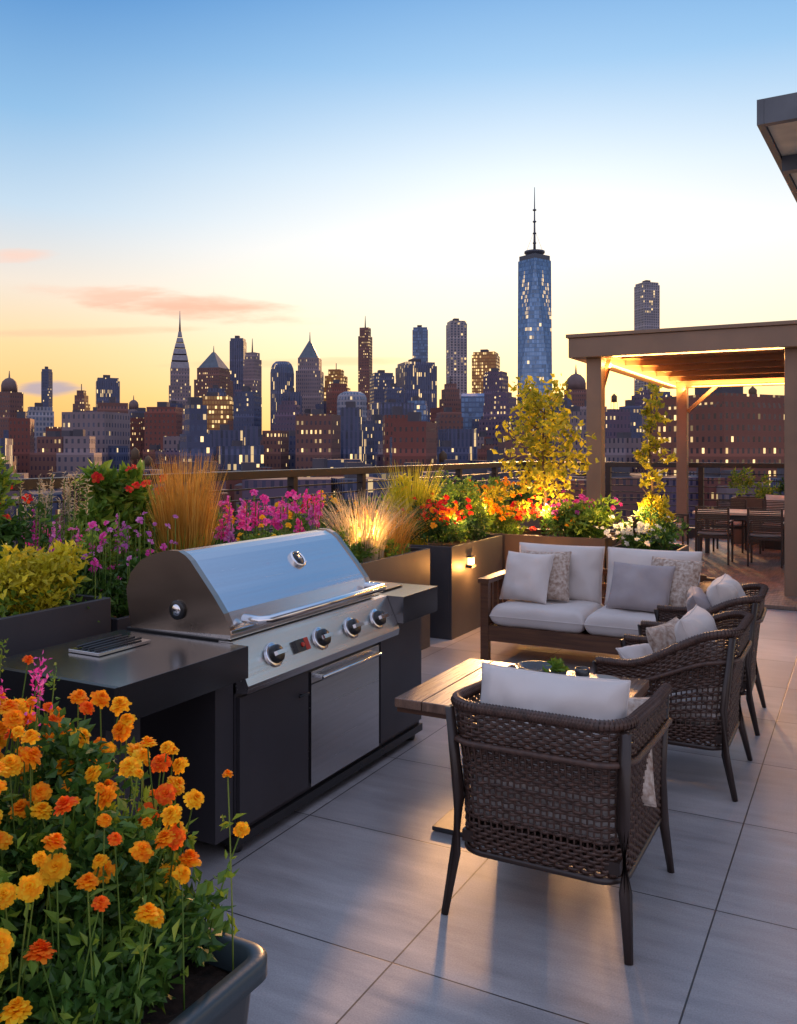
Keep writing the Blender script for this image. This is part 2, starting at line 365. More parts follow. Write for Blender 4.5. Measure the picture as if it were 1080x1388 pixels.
mb=MB(); mb.box(-7,7,-5,19,-.5,0); mb.make('terrace_floor',[m])
mb=MB()
for i in range(52):
    y=10.7+i*.145
    if y>18.2: break
    mb.box(-3.0,6.5,y,y+.138,.004,.045)
mb.make('wood_deck',[M_deck],bevel=.004)
mb=MB(); mb.box(-7.0,7.0,-5,19,-62,-.504); mb.make('apartment_building_base',[simple('base_brick',(.2,.1,.07),.8)])
# ------------------------------------------------------------------ railing
def railing(pts,name):
    mb=MB(); zt=1.54
    for (a,b_) in zip(pts[:-1],pts[1:]):
        a=Vector(a);b_=Vector(b_); d=(b_-a); ln=d.length; d.normalize(); ang=math.atan2(d.y,d.x)
        Mx=TM((a.x,a.y,0),rz=ang)
        mb.box(0,ln,-.07,.07,zt-.10,zt,0,Mx)
        for k in range(9): 
            z=.25+k*.132; mb.box(0,ln,-.010,.010,z,z+.020,0,Mx)
        n=int(ln/1.75)
        for i in range(n+1):
            x=ln*i/n; mb.box(x-.05,x+.05,-.055,.05,0,zt-.102,0,Mx)
        mb.box(0,ln,-.12,.12,.002,.22,1,Mx)
    mb.make(name,[M_rail,M_plant],bevel=.004)
railing([(-6.66,-3),(-6.66,18.5),(6.5,18.5)],'terrace_railing')
# ------------------------------------------------------------------ grill
mb=MB() # mats: 0 cab,1 counter,2 steel,3 endcap,4 chrome,5 black
mb.box(-3.12,-2.46,3.08,4.90,.09,.82,0)
for (y0,y1) in ((3.09,3.63),(4.37,4.89)): mb.box(-2.458,-2.438,y0,y1,.12,.70 if y0<4 else .78,0)
mb.box(-2.458,-2.436,3.655,4.345,.115,.69,2)
mb.tube([(-2.40,3.70,.655),(-2.40,4.30,.655)],.011,8,4)
for y in(3.72,4.28): mb.box(-2.44,-2.40,y-.008,y+.008,.647,.663,4)
mb.tube([(-2.415,3.52,.60),(-2.415,3.60,.60)],.006,6,5); mb.box(-2.44,-2.412,3.555,3.565,.596,.604,5)
mb.box(-2.437,-2.434,3.655,4.345,.625,.632,5)
mb.box(-3.10,-2.44,3.07,4.91,.045,.088,5)
for y in (3.13,4.84):
    for x in(-3.05,-2.5): mb.lathe([(.035,0),(.04,.02),(.03,.044)],12,5,TM((x,y,0)))
mb.box(-3.14,-2.38,2.30,3.075,.80,.94,1); mb.box(-3.08,-2.46,2.95,3.07,.1,.798,0)
mb.box(-3.05,-2.55,2.42,2.6,.002,.798,0)
mb.box(-3.16,-2.365,2.285,2.31,.79,.946,5)
mb.box(-3.14,-2.36,4.50,4.96,.79,.945,1)
mb.box(-3.12,-2.52,3.09,4.498,.822,.95,5)
mb.box(-3.10,-2.50,3.10,4.40,.95,.972,2)
mb.prism([(-2.55,.945),(-2.47,.945),(-2.385,.76),(-2.39,.725),(-2.46,.72),(-2.55,.72)],3.08,4.497,'y',2)
import math as _m
nx,nz_=.185,.085; ln=_m.hypot(nx,nz_); nx/=ln;nz_/=ln; ang=_m.atan2(nx,nz_)
for y in (3.32,3.72,4.02,4.30):
    Mk=Matrix.Translation((-2.425,y,.845))@Euler((0,ang,0)).to_matrix().to_4x4()
    mb.lathe([(.058,0),(.058,.008),(.052,.011)],28,4,Mk)
    mb.lathe([(.044,.009),(.041,.036),(.034,.042)],22,5,Mk)
    mb.box(-.010,.010,-.040,.040,.040,.058,4,Mk)
Mk=Matrix.Translation((-2.425,3.52,.845))@Euler((0,ang,0)).to_matrix().to_4x4()
mb.box(-.03,.03,-.035,.035,.001,.02,5,Mk); mb.lathe([(.012,.02),(.011,.027)],12,6,Mk@Matrix.Translation((0,.013,0)))
mb.box(-.03,.03,.045,.08,.001,.014,6,Mk)
base=[(-3.09,.955),(-3.12,1.13),(-3.09,1.21),(-3.03,1.27),(-2.95,1.305),(-2.86,1.325),(-2.80,1.325),(-2.76,1.308),(-2.73,1.285),(-2.60,1.14),(-2.54,1.065),(-2.51,1.01),(-2.50,.975)]
mb.prism(base,3.13,4.36,'y',2,sm=False)
big=[( -2.81+(x+2.81)*1.025,1.1+(z-1.1)*1.03) for x,z in base]
mb.prism(big,3.095,3.13,'y',3); mb.prism(big,4.36,4.395,'y',3)
mb.box(-3.09,-2.492,3.10,4.39,.974,.99,4)
Mt=Matrix.Translation((-2.665,3.86,1.215))@Euler((0,_m.pi/2-_m.atan2(.13,.145),0)).to_matrix().to_4x4()
mb.lathe([(.052,-.02),(.052,.012),(.044,.018),(.04,.012)],28,4,Mt); mb.lathe([(.039,.0125),(.038,.0135)],24,5,Mt)
mb.box(-.003,.003,-.002,.03,.0137,.0155,7,Mt)
mb.lathe([(.045,0),(.045,.012),(.036,.016)],24,5,TM((-2.80,3.095,1.06),rx=R(90))); mb.lathe([(.028,.0165),(.022,.021)],20,4,TM((-2.80,3.095,1.06),rx=R(90)))
mb.tube([(-2.50,3.20,1.03),(-2.40,3.185,1.03),(-2.375,3.22,1.03),(-2.375,4.28,1.03),(-2.40,4.315,1.03),(-2.50,4.30,1.03)],.021,12,4)
mb.box(-2.98,-2.80,2.62,2.92,.9425,.955,4)
for k in range(4): mb.tube([(-2.95+.035*k,2.64,.962),(-2.96+.04*k,2.90,.962)],.006,6,5)
mb.box(-3.0,-2.55,4.6,4.85,.947,.956,5)
mb.make('barbecue_grill',[M_cab,M_counter,M_steel,M_steelend,M_chrome,M_blk,simple('ignite_red',(.5,.02,.01),.3),simple('dial_face',(.8,.8,.8),.4)],bevel=.003)
# ------------------------------------------------------------------ chairs
def chair(W=.68,D=.70,zb=.82,za=.78,cush=True,seed=0):
    mb=MB()
    rc=.10; path=[]
    hw=W/2-.03; hd=D/2-.03
    def seg(a,b_,n): return [(a[0]+(b_[0]-a[0])*i/n,a[1]+(b_[1]-a[1])*i/n) for i in range(n)]
    step=.0125
    p=[]
    p+=seg((hw,hd),(hw,-hd+rc),int((2*hd-rc)/step))
    na=int(rc*1.57/step)
    p+=[(hw-rc+rc*math.cos(-math.pi/2*i/na),-hd+rc+rc*math.sin(-math.pi/2*i/na)) for i in range(na)]
    p+=seg((hw-rc,-hd),(-hw+rc,-hd),int(2*(hw-rc)/step))
    p+=[(-hw+rc+rc*math.cos(-math.pi/2-math.pi/2*i/na),-hd+rc+rc*math.sin(-math.pi/2-math.pi/2*i/na)) for i in range(na)]
    p+=seg((-hw,-hd+rc),(-hw,hd),int((2*hd-rc)/step))+[(-hw,hd)]
    n=len(p)
    def ztop(y): 
        f=min(1,max(0,(y+hd-.02)/(2*hd*.75))); f=f*f*(3-2*f)
        return zb+(za-zb)*f
    zl=.24
    def pt(i,tt,off=0):
        x,y=p[i]; a=p[max(0,i-1)]; b_=p[min(n-1,i+1)]
        tx,ty=b_[0]-a[0],b_[1]-a[1]; l=math.hypot(tx,ty) or 1; nx_,ny_=ty/l,-tx/l
        if nx_*x+ny_*y<0 and abs(nx_*x+ny_*y)>.02: nx_,ny_=-nx_,-ny_
        z=zl+(ztop(y)-zl)*tt; fl=(tt-.3)*.06
        if tt>.755: off=off+.016
        back=max(0,-y/hd)
        return (x*(1+fl*.6)+nx_*off, y*(1+fl*.9)+ny_*off-.04*max(0,tt-.2)*back, z)
    rows=40
    for r_ in range(rows):
        tt=(r_+.5)/rows
        if r_ in (8,11,14,17,20): continue
        pts=[pt(i,tt+.003*math.sin(i*1.7+r_),.0055*math.sin(math.pi*(i/2.+r_)+.3)+random.uniform(-.001,.001)) for i in range(n)]
        mb.tube(pts,.0074,4,0,cap=True,flat=.55)
    for i in range(0,n,2):
        mb.tube([pt(i,q/5,0) for q in range(6)],.0048,4,0)
    rim=[pt(i,1.0,0) for i in range(n)]
    mb.tube(rim,.021,8,0)
    for i in range(0,n*2,2):
        s0=i/2.; a=int(s0)
        if a>=n-1: break
        c0=Vector(rim[a]).lerp(Vector(rim[a+1]),s0-a)
        dd=(Vector(rim[min(a+1,n-1)])-Vector(rim[a])); dd.normalize()
        up=Vector((0,0,1)); sd_=dd.cross(up); sd_.normalize(); u2=sd_.cross(dd)
        mb.tube([tuple(c0+ (sd_*math.cos(th)+u2*math.sin(th))*.0215+dd*th*.0012) for th in [j*math.pi/4 for j in range(9)]],.0038,3,0,cap=False)
    mb.tube([pt(i,.76,.016) for i in range(n)],.013,6,0)
    mb.tube([pt(i,.0,0) for i in range(n)],.014,6,1)
    for sx_ in(1,-1):
        mb.tube([(sx_*(hw+.035),-hd-.05,0),(sx_*(hw+.012),-hd-.0,.22),(sx_*(hw+.0),-hd+.01,.45),(sx_*(hw+.02),-hd-.035,zb-.02)],[.014,.021,.022,.018],8,1,flat=1.15)
        mb.tube([(sx_*(hw+.035),hd+.05,0),(sx_*(hw+.012),hd+.015,.22),(sx_*hw,hd+.005,.42),(sx_*(hw+.015),hd+.02,za-.01)],[.014,.021,.022,.018],8,1,flat=1.15)
    mb.box(-hw+.012,hw-.012,-hd+.012,hd+.0,.27,.315,1)
    for j in range(22):
        x=-hw+.03+j*(2*hw-.06)/21; mb.tube([(x,-hd+.02,.322),(x,hd,.322)],.008,4,0)
    mb.tube([(-hw,hd+.01,.30),(hw,hd+.01,.30)],.018,6,0)
    mb.pillow(W-.1,D-.1,.15,TM((0,.02,.40)),2,p=10,seed=seed,wr=.004,corner=.01)
    if cush:
        mb.pillow(W-.10,.50,.20,TM((0,-hd+.15,.68),rx=R(78)),2,p=5,n=34,seed=seed+3,wr=.015,corner=.04)
    return mb,[M_wick,M_wickf,M_cush,M_lace,M_cush2]
mb,ms=chair(W=.70,D=.72,zb=.82,za=.79,seed=1)
mb.pillow(.42,.42,.15,TM((.14,.05,.60),rx=R(60),rz=R(14)),3,seed=9,wr=.01)
mb.make('wicker_armchair',ms,loc=(-1.08,3.46,0),rz=R(0))
mb,ms=chair(W=.66,D=.72,zb=.85,za=.64,cush=False,seed=20)
mb.pillow(.50,.46,.18,TM((-.04,-.18,.68),rx=R(70)),2,seed=4,wr=.014,corner=.05)
mb.pillow(.42,.40,.14,TM((.10,-.02,.62),rx=R(60),rz=R(-12)),3,seed=6,wr=.012)
mb.pillow(.36,.30,.12,TM((.16,.14,.53),rx=R(40),rz=R(-30)),2,seed=8,wr=.012)
mb.make('wicker_armchair',ms,loc=(-.96,5.10,0),rz=R(90))
mb,ms=chair(W=.66,D=.72,zb=.85,za=.64,cush=True,seed=40)
mb.pillow(.42,.42,.15,TM((-.08,-.05,.66),rx=R(62),rz=R(8)),4,seed=16,wr=.012)
mb.make('wicker_armchair',ms,loc=(-.98,6.25,0),rz=R(92))
# ------------------------------------------------------------------ coffee table
mb=MB()
for i in range(7):
    x0=-2.04+i*1.04/7; mb.box(x0+.002,x0+1.04/7-.002,3.79,4.72,.535,.58,0)
mb.box(-2.03,-1.01,3.80,4.71,.51,.534,1)
mb.box(-1.60,-1.45,4.10,4.40,.025,.51,1); mb.box(-1.80,-1.2,3.72,4.55,.003,.024,2)
mb.make('patio_table',[M_tt,M_wood,M_dark],bevel=.004)
def tobj(name,prof,loc,mat,n=24,plant=False):
    mb=MB(); mb.lathe(prof,n,0,TM(loc))
    if plant: mb.blob((loc[0],loc[1],loc[2]+.08),(.06,.06,.05),120,.04,1,6)
    mb.make(name,[mat,M_g2])
M_cer=simple('ceramic_dark',(.05,.05,.055),.25); M_cer2=simple('ceramic_light',(.5,.46,.42),.3)
tobj('serving_bowl',[(.04,0),(.09,.03),(.11,.06),(.10,.06),(.07,.025)],(-1.55,4.5,.581),M_cer)
tobj('potted_succulent',[(.035,0),(.05,.06),(.045,.06)],(-1.42,4.45,.581),M_cer,plant=True)
tobj('dinner_plate',[(.06,0),(.11,.012),(.105,.014)],(-1.22,4.55,.581),M_cer2)
tobj('candle_jar',[(.035,0),(.04,.05),(.036,.05),(.036,.03)],(-1.33,4.60,.581),M_cer)
# ------------------------------------------------------------------ sofa
mb=MB()
X0,X1,Y0,Y1=-2.90,-1.10,6.95,7.78
for x in(X0,X1-.07):
    mb.box(x,x+.07,Y0,Y0+.06,0,.66,0); mb.box(x,x+.07,Y1-.06,Y1,0,.72,0)
    mb.box(x-.015,x+.085,Y0-.02,Y1+.01,.661,.70,0); mb.box(x+.01,x+.06,Y0+.061,Y1-.061,.20,.29,0)
    for k in range(5): mb.box(x+.02,x+.05,Y0+.14+k*.12,Y0+.18+k*.12,.291,.66,0)
mb.box(X0+.071,X1-.071,Y0+.005,Y0+.055,.17,.30,0); mb.box(X0+.071,X1-.071,Y1-.055,Y1-.005,.20,.30,0)
mb.box(X0+.071,X1-.071,Y0+.056,Y1-.056,.24,.285,0)
for z in (.42,.55,.68): mb.box(X0+.071,X1-.071,Y1-.05,Y1-.015,z,z+.06,0)
cw=(X1-X0-.16)/2
for k in range(2):
    cx=X0+.08+cw*(k+.5)
    mb.pillow(cw-.006,.72,.19,TM((cx,Y0+.36,.385)),1,p=14,seed=50+k,wr=.003,corner=.004)
    mb.pillow(cw-.03,.50,.20,TM((cx,Y1-.17,.70),rx=R(77)),1,p=6,seed=60+k,wr=.010,corner=.03)
mb.pillow(.44,.44,.15,TM((-2.47,7.38,.70),rx=R(68),rz=R(10)),2,seed=70,wr=.01)
mb.pillow(.44,.44,.16,TM((-2.60,7.28,.69),rx=R(66),rz=R(-6)),1,seed=71,wr=.012)
mb.pillow(.52,.40,.16,TM((-1.62,7.28,.67),rx=R(64),rz=R(-8)),3,seed=72,wr=.012)
mb.pillow(.44,.44,.15,TM((-1.38,7.36,.70),rx=R(66),rz=R(-16)),2,seed=73,wr=.01)
mb.make('outdoor_sofa',[M_wood,M_cush,M_lace,M_cush2],bevel=.004)
# ------------------------------------------------------------------ planters
def planter(name,x0,x1,y0,y1,h,mat,z0=0,wall=.03):
    mb=MB()
    mb.box(x0,x0+wall,y0,y1,z0,z0+h,0); mb.box(x1-wall,x1,y0,y1,z0,z0+h,0)
    mb.box(x0+wall,x1-wall,y0,y0+wall,z0,z0+h,0); mb.box(x0+wall,x1-wall,y1-wall,y1,z0,z0+h,0)
    mb.box(x0+wall,x1-wall,y0+wall,y1-wall,z0+h-.4,z0+h-.06,1)
    return mb.make(name,[mat,M_soil],bevel=.004)
planter('planter_box',-4.4,-3.42,-.2,3.28,1.04,M_plant)
planter('planter_box',-4.4,-3.50,3.40,7.20,.90,M_plant)
planter('planter_box',-4.25,-3.44,7.54,8.86,.88,M_plant)
planter('planter_box',-4.2,-2.36,8.98,9.75,.88,M_brplant)
planter('planter_box',-2.30,-1.62,8.80,9.55,.80,M_plant)
planter('planter_box',-6.4,-5.6,.5,18.0,.75,M_plant)
planter('planter_box',-2.2,4,17.4,18.1,.9,M_brplant)
def sconce(loc,face,parent=None):
    mb=MB(); x,y,z=loc
    M_=TM((x,y,z),rz=face)
    mb.box(-.05,.05,-.055,-.001,-.0,.03,0,M_); mb.box(-.05,.05,-.055,-.001,.10,.115,0,M_)
    mb.box(-.035,.035,-.045,-.002,.031,.099,1,M_)
    o=mb.make('wall_lamp',[M_plant,M_lampw],bevel=.002)
    p=M_@Vector((0,-.13,.0)); light('wall_lamp_light',p,16,(1,.40,.09),parent=o,r=.02)
sconce((-3.44,7.95,.64),R(90)); sconce((-1.95,8.80,.60),0)
mb=MB()
def rrect(x0,x1,y0,y1,r,n=6):
    o=[]
    for (cx,cy,a) in((x1-r,y1-r,0),(x0+r,y1-r,90),(x0+r,y0+r,180),(x1-r,y0+r,270)):
        o+=[(cx+r*math.cos(R(a+90*i/n)),cy+r*math.sin(R(a+90*i/n))) for i in range(n+1)]
    return o
rings=[((-2.22,-1.42,.82,1.80,.05),0.0),((-2.26,-1.38,.78,1.84,.06),.44),((-2.29,-1.35,.75,1.87,.07),.445),((-2.29,-1.35,.75,1.87,.07),.49),((-2.28,-1.36,.76,1.86,.07),.50),((-2.25,-1.39,.79,1.83,.05),.50),((-2.24,-1.40,.80,1.82,.05),.43)]
vs=[];n_=28
for a,z in rings: vs+=[(x,y,z) for x,y in rrect(*a)]
fs=[(i*n_+j,i*n_+(j+1)%n_,(i+1)*n_+(j+1)%n_,(i+1)*n_+j) for i in range(len(rings)-1) for j in range(n_)]
mb.add(vs,fs,0,True)
gx=24
sv=[(-2.245+.85*i/gx,.795+1.03*j/gx,.425+.035*noise.noise(Vector((i*.45,j*.45,0)))+.02*noise.noise(Vector((i*1.3,j*1.3,5)))) for i in range(gx+1) for j in range(gx+1)]
mb.add(sv,[(i*(gx+1)+j,(i+1)*(gx+1)+j,(i+1)*(gx+1)+j+1,i*(gx+1)+j+1) for i in range(gx) for j in range(gx)],1,True)
mb.make('flower_planter',[simple('planter_slate',(.050,.070,.082),.36,0,(.036,.052,.062),scale=3,bump=.05),M_soil])
# marigolds
mb=MB()
for i in range(56):
    x=random.uniform(-2.55,-1.56);y=random.uniform(.95,1.80)
    mb.blob((x,y,random.uniform(.50,.90-.20*max(0,x+1.85)/.3)),(.14,.14,.17),380,.038,0 if i%3 else 5,9,.45,.3,.6)
for k in range(7):
    mb.blob((-1.58+random.uniform(-.05,.04),random.uniform(1.25,1.75),.56),(.09,.12,.10),200,.042,0,6,.5,.1,.6)
def stalk(x,y,z0,x1,y1,z1,r,mi):
    q=[(x+(x1-x)*t_**1.4,y+(y1-y)*t_**1.4,z0+(z1-z0)*t_) for t_ in (0,.25,.5,.75,1)]
    mb.tube(q,[.0026,.0024,.0022,.002,.0022],5,1,cap=False)
    nr=(random.uniform(-.15,.95),random.uniform(-.95,.2),.85)
    mb.bloom((x1,y1,z1),r,mi,nr,rings=6,pet=16,cup=.66,wide=.5)
    mb.bloom((x1,y1,z1-.004),r*.5,5,nr,rings=1,pet=6,wide=.6)
    P=np.array([q[random.randint(1,3)] for _ in range(9)])+rng.normal(size=(9,3))*.014
    mb.leaves(P,.040,5,.2,.4)
for i in range(235):
    x1=random.uniform(-2.50,-1.44); y1=random.uniform(.95,1.86)
    f_=1-abs(x1+1.95)/.75
    z1=random.uniform(.74,.97)+.12*f_
    if x1>-1.65: z1-=random.uniform(0.02,.16)
    stalk(x1+random.uniform(-.08,.08)-.03,min(1.8,y1+random.uniform(-.08,.08)),.45,x1,y1,z1,random.choice([random.uniform(.014,.022),random.uniform(.024,.032),random.uniform(.028,.036)]),random.choice([2,2,3,3,2,3,3,4]))
for i in range(22):
    x1=random.uniform(-2.65,-1.95); y1=random.uniform(1.4,1.95)
    stalk(x1,y1-.1,.45,x1,y1,random.uniform(.98,1.14),random.uniform(.014,.024),random.choice([2,4,4]))
for i in range(26):
    x1=random.uniform(-2.7,-1.9); y1=random.uniform(1.2,2.0); z1=random.uniform(.95,1.18)
    mb.tube([(x1+.02,y1-.08,.5),(x1,y1,z1)],.002,4,1,cap=False)
    P=np.array([[x1,y1,z1]])+rng.normal(size=(30,3))*np.array([.008,.008,.03]); mb.leaves(P,.016,random.choice([6,6,5]),.8,.5)
mb.blob((-2.75,1.75,1.05),(.22,.22,.22),900,.07,5,10,.4,.6,.3)
mb.make('marigold_plant',[M_g1,M_stem,M_or,M_ye,M_ro,M_g2,M_pk])
# ------------------------------------------------------------------ background plants
def plant(name,fn):
    mb=MB(); fn(mb); return mb.make(name,[M_g1,M_g2,M_g3,M_yel,M_ogr,M_wgr,M_stem,M_pk,M_pu,M_rd,M_or,M_wh,M_bark,M_ye])
def blooms(mb,c,r,n,size,mi,base=None):
    for i in range(n):
        p=Vector((c[0]+random.gauss(0,.5)*r[0],c[1]+random.gauss(0,.5)*r[1],c[2]+random.gauss(0,.5)*r[2]))
        mb.bloom(p,size*random.uniform(.7,1.2),mi,(random.uniform(-.3,.9),random.uniform(-.9,.3),random.uniform(.2,1)),rings=2,pet=6,cup=.5,wide=.7)
        if base is not None: mb.tube([(p.x,p.y,base),tuple(p)],.003,4,6,cap=False)
def spire(mb,x,y,z0,h,mi,n=26,r=.035,bs=.022):
    mb.tube([(x,y,z0),(x+.02,y,z0+h)],.004,4,6,cap=False)
    for i in range(n):
        t_=i/n; mb.bloom((x+random.uniform(-r,r)*(1-t_*.7),y+random.uniform(-r,r)*(1-t_*.7),z0+h*(.62+.38*t_)),bs*(1.2-t_*.6),mi,(random.uniform(-1,1),random.uniform(-1,1),.5),rings=1,pet=5,wide=.8)
def f(mb):
    mb.blob((-3.70,3.02,1.10),(.30,.27,.24),3400,.042,3,26,.38,.5,.55); mb.blob((-3.64,3.0,1.02),(.26,.24,.16),900,.045,1,14,.38)
    mb.blades((-3.8,3.0,1.0),60,.35,.25,.004,3,rad=.2)
plant('golden_euonymus_shrub',f)
def f(mb):
    mb.blob((-3.80,3.62,1.06),(.30,.34,.24),3400,.045,0,22,.35); mb.blob((-3.95,3.6,1.16),(.28,.3,.20),1700,.045,1,16,.35)
    blooms(mb,(-3.75,3.6,1.24),(.26,.34,.16),50,.020,8,1.0); blooms(mb,(-3.75,3.6,1.18),(.26,.34,.18),44,.024,7,1.0)
    for i in range(12): spire(mb,random.uniform(-4.1,-3.7),random.uniform(3.3,3.85),1.0,random.uniform(.3,.48),random.choice([7,8]),16,.018,.014)
plant('cosmos_plant',f)
def f(mb):
    for i in range(26):
        x=random.uniform(-4.4,-4.0);y=random.uniform(3.3,3.8);h=random.uniform(.36,.66)
        mb.tube([(x,y,1.0),(x+.03,y,1.0+h)],.003,4,6,cap=False)
        P=np.array([[x+.03,y,1.0+h*.72+q*.006] for q in range(36)]); mb.leaves(P,.028,5,.8,.2)
plant('feather_grass',f)
def f(mb):
    mb.blob((-4.40,3.20,1.62),(.20,.16,.32),1300,.06,1,14,.4); mb.blob((-4.3,3.25,1.3),(.3,.25,.26),1500,.06,0,14,.4)
    blooms(mb,(-4.25,3.2,1.62),(.22,.2,.28),18,.03,9)
plant('rose_bush',f)
def f(mb):
    mb.blades((-3.85,4.32,.84),1100,.90,.17,.0032,4,rad=.14); mb.blades((-3.85,4.32,.84),220,.5,.22,.004,1,rad=.14)
plant('ornamental_grass',f)
def f(mb):
    mb.blob((-4.6,4.4,1.36),(.30,.36,.40),2400,.09,1,16,.35); mb.blob((-4.5,5.0,1.15),(.3,.5,.32),2400,.06,0,16,.35)
    blooms(mb,(-4.4,4.4,1.6),(.2,.4,.15),9,.035,9)
plant('leafy_shrub',f)
def f(mb):
    mb.blob((-3.9,5.3,.98),(.35,.85,.22),4200,.05,0,30,.3); mb.blob((-3.75,5.2,1.02),(.22,.7,.18),2200,.04,1,24,.3)
    for i in range(20): spire(mb,random.uniform(-4.3,-3.7),random.uniform(4.75,6.2),.95,random.uniform(.30,.58),random.choice([7,7,7,8]),26,.035,.02)
    blooms(mb,(-4.1,5.5,1.36),(.25,.6,.14),30,.035,7,.9); blooms(mb,(-3.9,5.0,1.15),(.25,.6,.14),16,.025,13,.9)
plant('magenta_phlox',f)
def f(mb):
    mb.blades((-3.85,6.55,.84),420,.62,.40,.004,5,rad=.2); mb.blades((-3.8,6.9,.84),300,.5,.35,.004,4,rad=.2); mb.blob((-3.85,6.6,.95),(.3,.5,.18),1800,.05,1,14,.35)
plant('fountain_grass',f)
def f(mb):
    mb.blob((-3.85,7.85,1.02),(.38,.35,.26),3000,.05,0,20,.35); blooms(mb,(-3.75,7.85,1.18),(.32,.32,.12),80,.035,9); blooms(mb,(-3.75,7.85,1.16),(.3,.3,.12),40,.03,10)
    mb.blades((-4.05,7.9,.84),300,.82,.28,.006,3,rad=.16); mb.blob((-4.1,7.9,1.35),(.25,.3,.28),700,.05,3,14,.35)
plant('geranium_plant',f)
def f(mb): mb.blob((-3.85,8.55,1.12),(.38,.34,.36),3800,.05,1,26,.32); mb.blob((-3.85,8.5,1.0),(.38,.34,.3),1500,.05,2,16,.35)
plant('boxwood_shrub',f)
def f(mb):
    mb.blob((-3.7,9.35,1.02),(.5,.3,.22),2600,.05,1,20,.35); blooms(mb,(-3.75,9.25,1.15),(.4,.25,.14),70,.035,10); blooms(mb,(-3.4,9.25,1.12),(.4,.25,.14),40,.035,9)
    mb.blob((-3.6,9.3,1.2),(.4,.25,.2),500,.05,3,12,.35)
plant('lantana_plant',f)
def f(mb):
    mb.blob((-2.8,9.3,1.0),(.45,.3,.24),3200,.05,0,22,.35); mb.blob((-2.6,9.2,1.1),(.3,.3,.22),900,.07,1,14,.35); blooms(mb,(-2.7,9.25,1.18),(.4,.25,.12),40,.035,7); blooms(mb,(-2.9,9.2,1.1),(.4,.25,.12),30,.03,10)
plant('green_perennial',f)
def f(mb):
    mb.blob((-1.95,9.15,.92),(.36,.34,.24),3200,.05,0,20,.35); blooms(mb,(-2.05,9.0,.98),(.3,.25,.12),90,.03,11)
    mb.blob((-1.9,9.3,1.1),(.25,.25,.25),900,.05,3,14,.3)
plant('white_impatiens',f)
def f(mb):
    for i in range(34):
        y=.8+i*.5; mb.blob((-6.0,y,.90+random.uniform(-.1,.12)),(.32,.4,.32),450,.07,random.choice([0,0,1,1,2]),10,.4)
        if random.random()<.7: blooms(mb,(-5.9,y,1.1),(.25,.3,.12),12,.05,random.choice([7,9,10,13]))
plant('border_shrubs',f)
def f(mb):
    for i in range(14):
        x=-2+i*.42; mb.blob((x,17.75,1.1+random.uniform(-.1,.1)),(.3,.3,.28),350,.08,random.choice([0,1,2]),10,.4)
plant('hedge_planting',f)
def tree(name,base,h,spread,n,leafmi,leafsz=.06,trunk=.025,nl=14,lo=.3):
    mb=MB(); bx,by,bz=base
    tr=[(bx,by,bz),(bx+.03,by,bz+h*.3),(bx-.02,by+.03,bz+h*.6),(bx+.02,by,bz+h*.95)]
    mb.tube(tr,[trunk,trunk*.8,trunk*.55,trunk*.2],8,12)
    for i in range(nl):
        t_=lo+(1-lo)*i/nl; a=i*2.4+random.uniform(-.4,.4)
        s0=Vector((bx+.01,by+.01,bz+h*t_)); ln_=spread*(1.1-.9*abs(t_-.40))*random.uniform(.55,1.15)
        e=s0+Vector((math.cos(a)*ln_,math.sin(a)*ln_,ln_*.75))
        md=s0.lerp(e,.5)+Vector((0,0,-.03))
        mb.tube([tuple(s0),tuple(md),tuple(e)],[trunk*.4,trunk*.28,trunk*.1],5,12)
        for q in (.5,.78,1.0):
            c=s0.lerp(e,q)+Vector((random.gauss(0,.05),random.gauss(0,.05),random.gauss(0,.05)))
            k=int(n/nl/3*random.uniform(.3,1.6)); P=np.array(tuple(c))+rng.normal(size=(k,3))*np.array([.075,.075,.07])*spread/.45
            mb.leaves(P,leafsz,leafmi,-.2,.6)
    mb.make(name,[M_g1,M_g2,M_g3,M_ytree,M_ogr,M_wgr,M_stem,M_pk,M_pu,M_rd,M_or,M_wh,M_bark])
tree('birch_sapling',(-3.18,9.45,.8),1.62,.42,1600,3,leafsz=.078,nl=18,lo=.22)
tree('yellow_vine',(-1.95,9.25,.75),1.72,.11,800,3,nl=18,lo=.15,trunk=.02,leafsz=.065)  # strip of yellow vine, built as a narrow tree
def uplight(x,y,z,p):
    mb=MB(); mb.lathe([(.02,-.1),(.025,0),(.04,.03),(.045,.08),(.036,.08)],14,0,TM((x,y,z))); mb.lathe([(.034,.07),(.0335,.078)],14,1,TM((x,y,z)))
    o=mb.make('garden_uplight',[M_rail,M_lampw]); light('garden_uplight_lamp',(x,y,z+.14),p,(1,.55,.16),.03,o)
for a in((-3.80,6.62,.95,28),(-3.66,8.1,.98,14),(-3.85,9.15,.98,28),(-2.05,8.98,1.05,26),(-3.1,9.2,1.0,36)): uplight(*a)
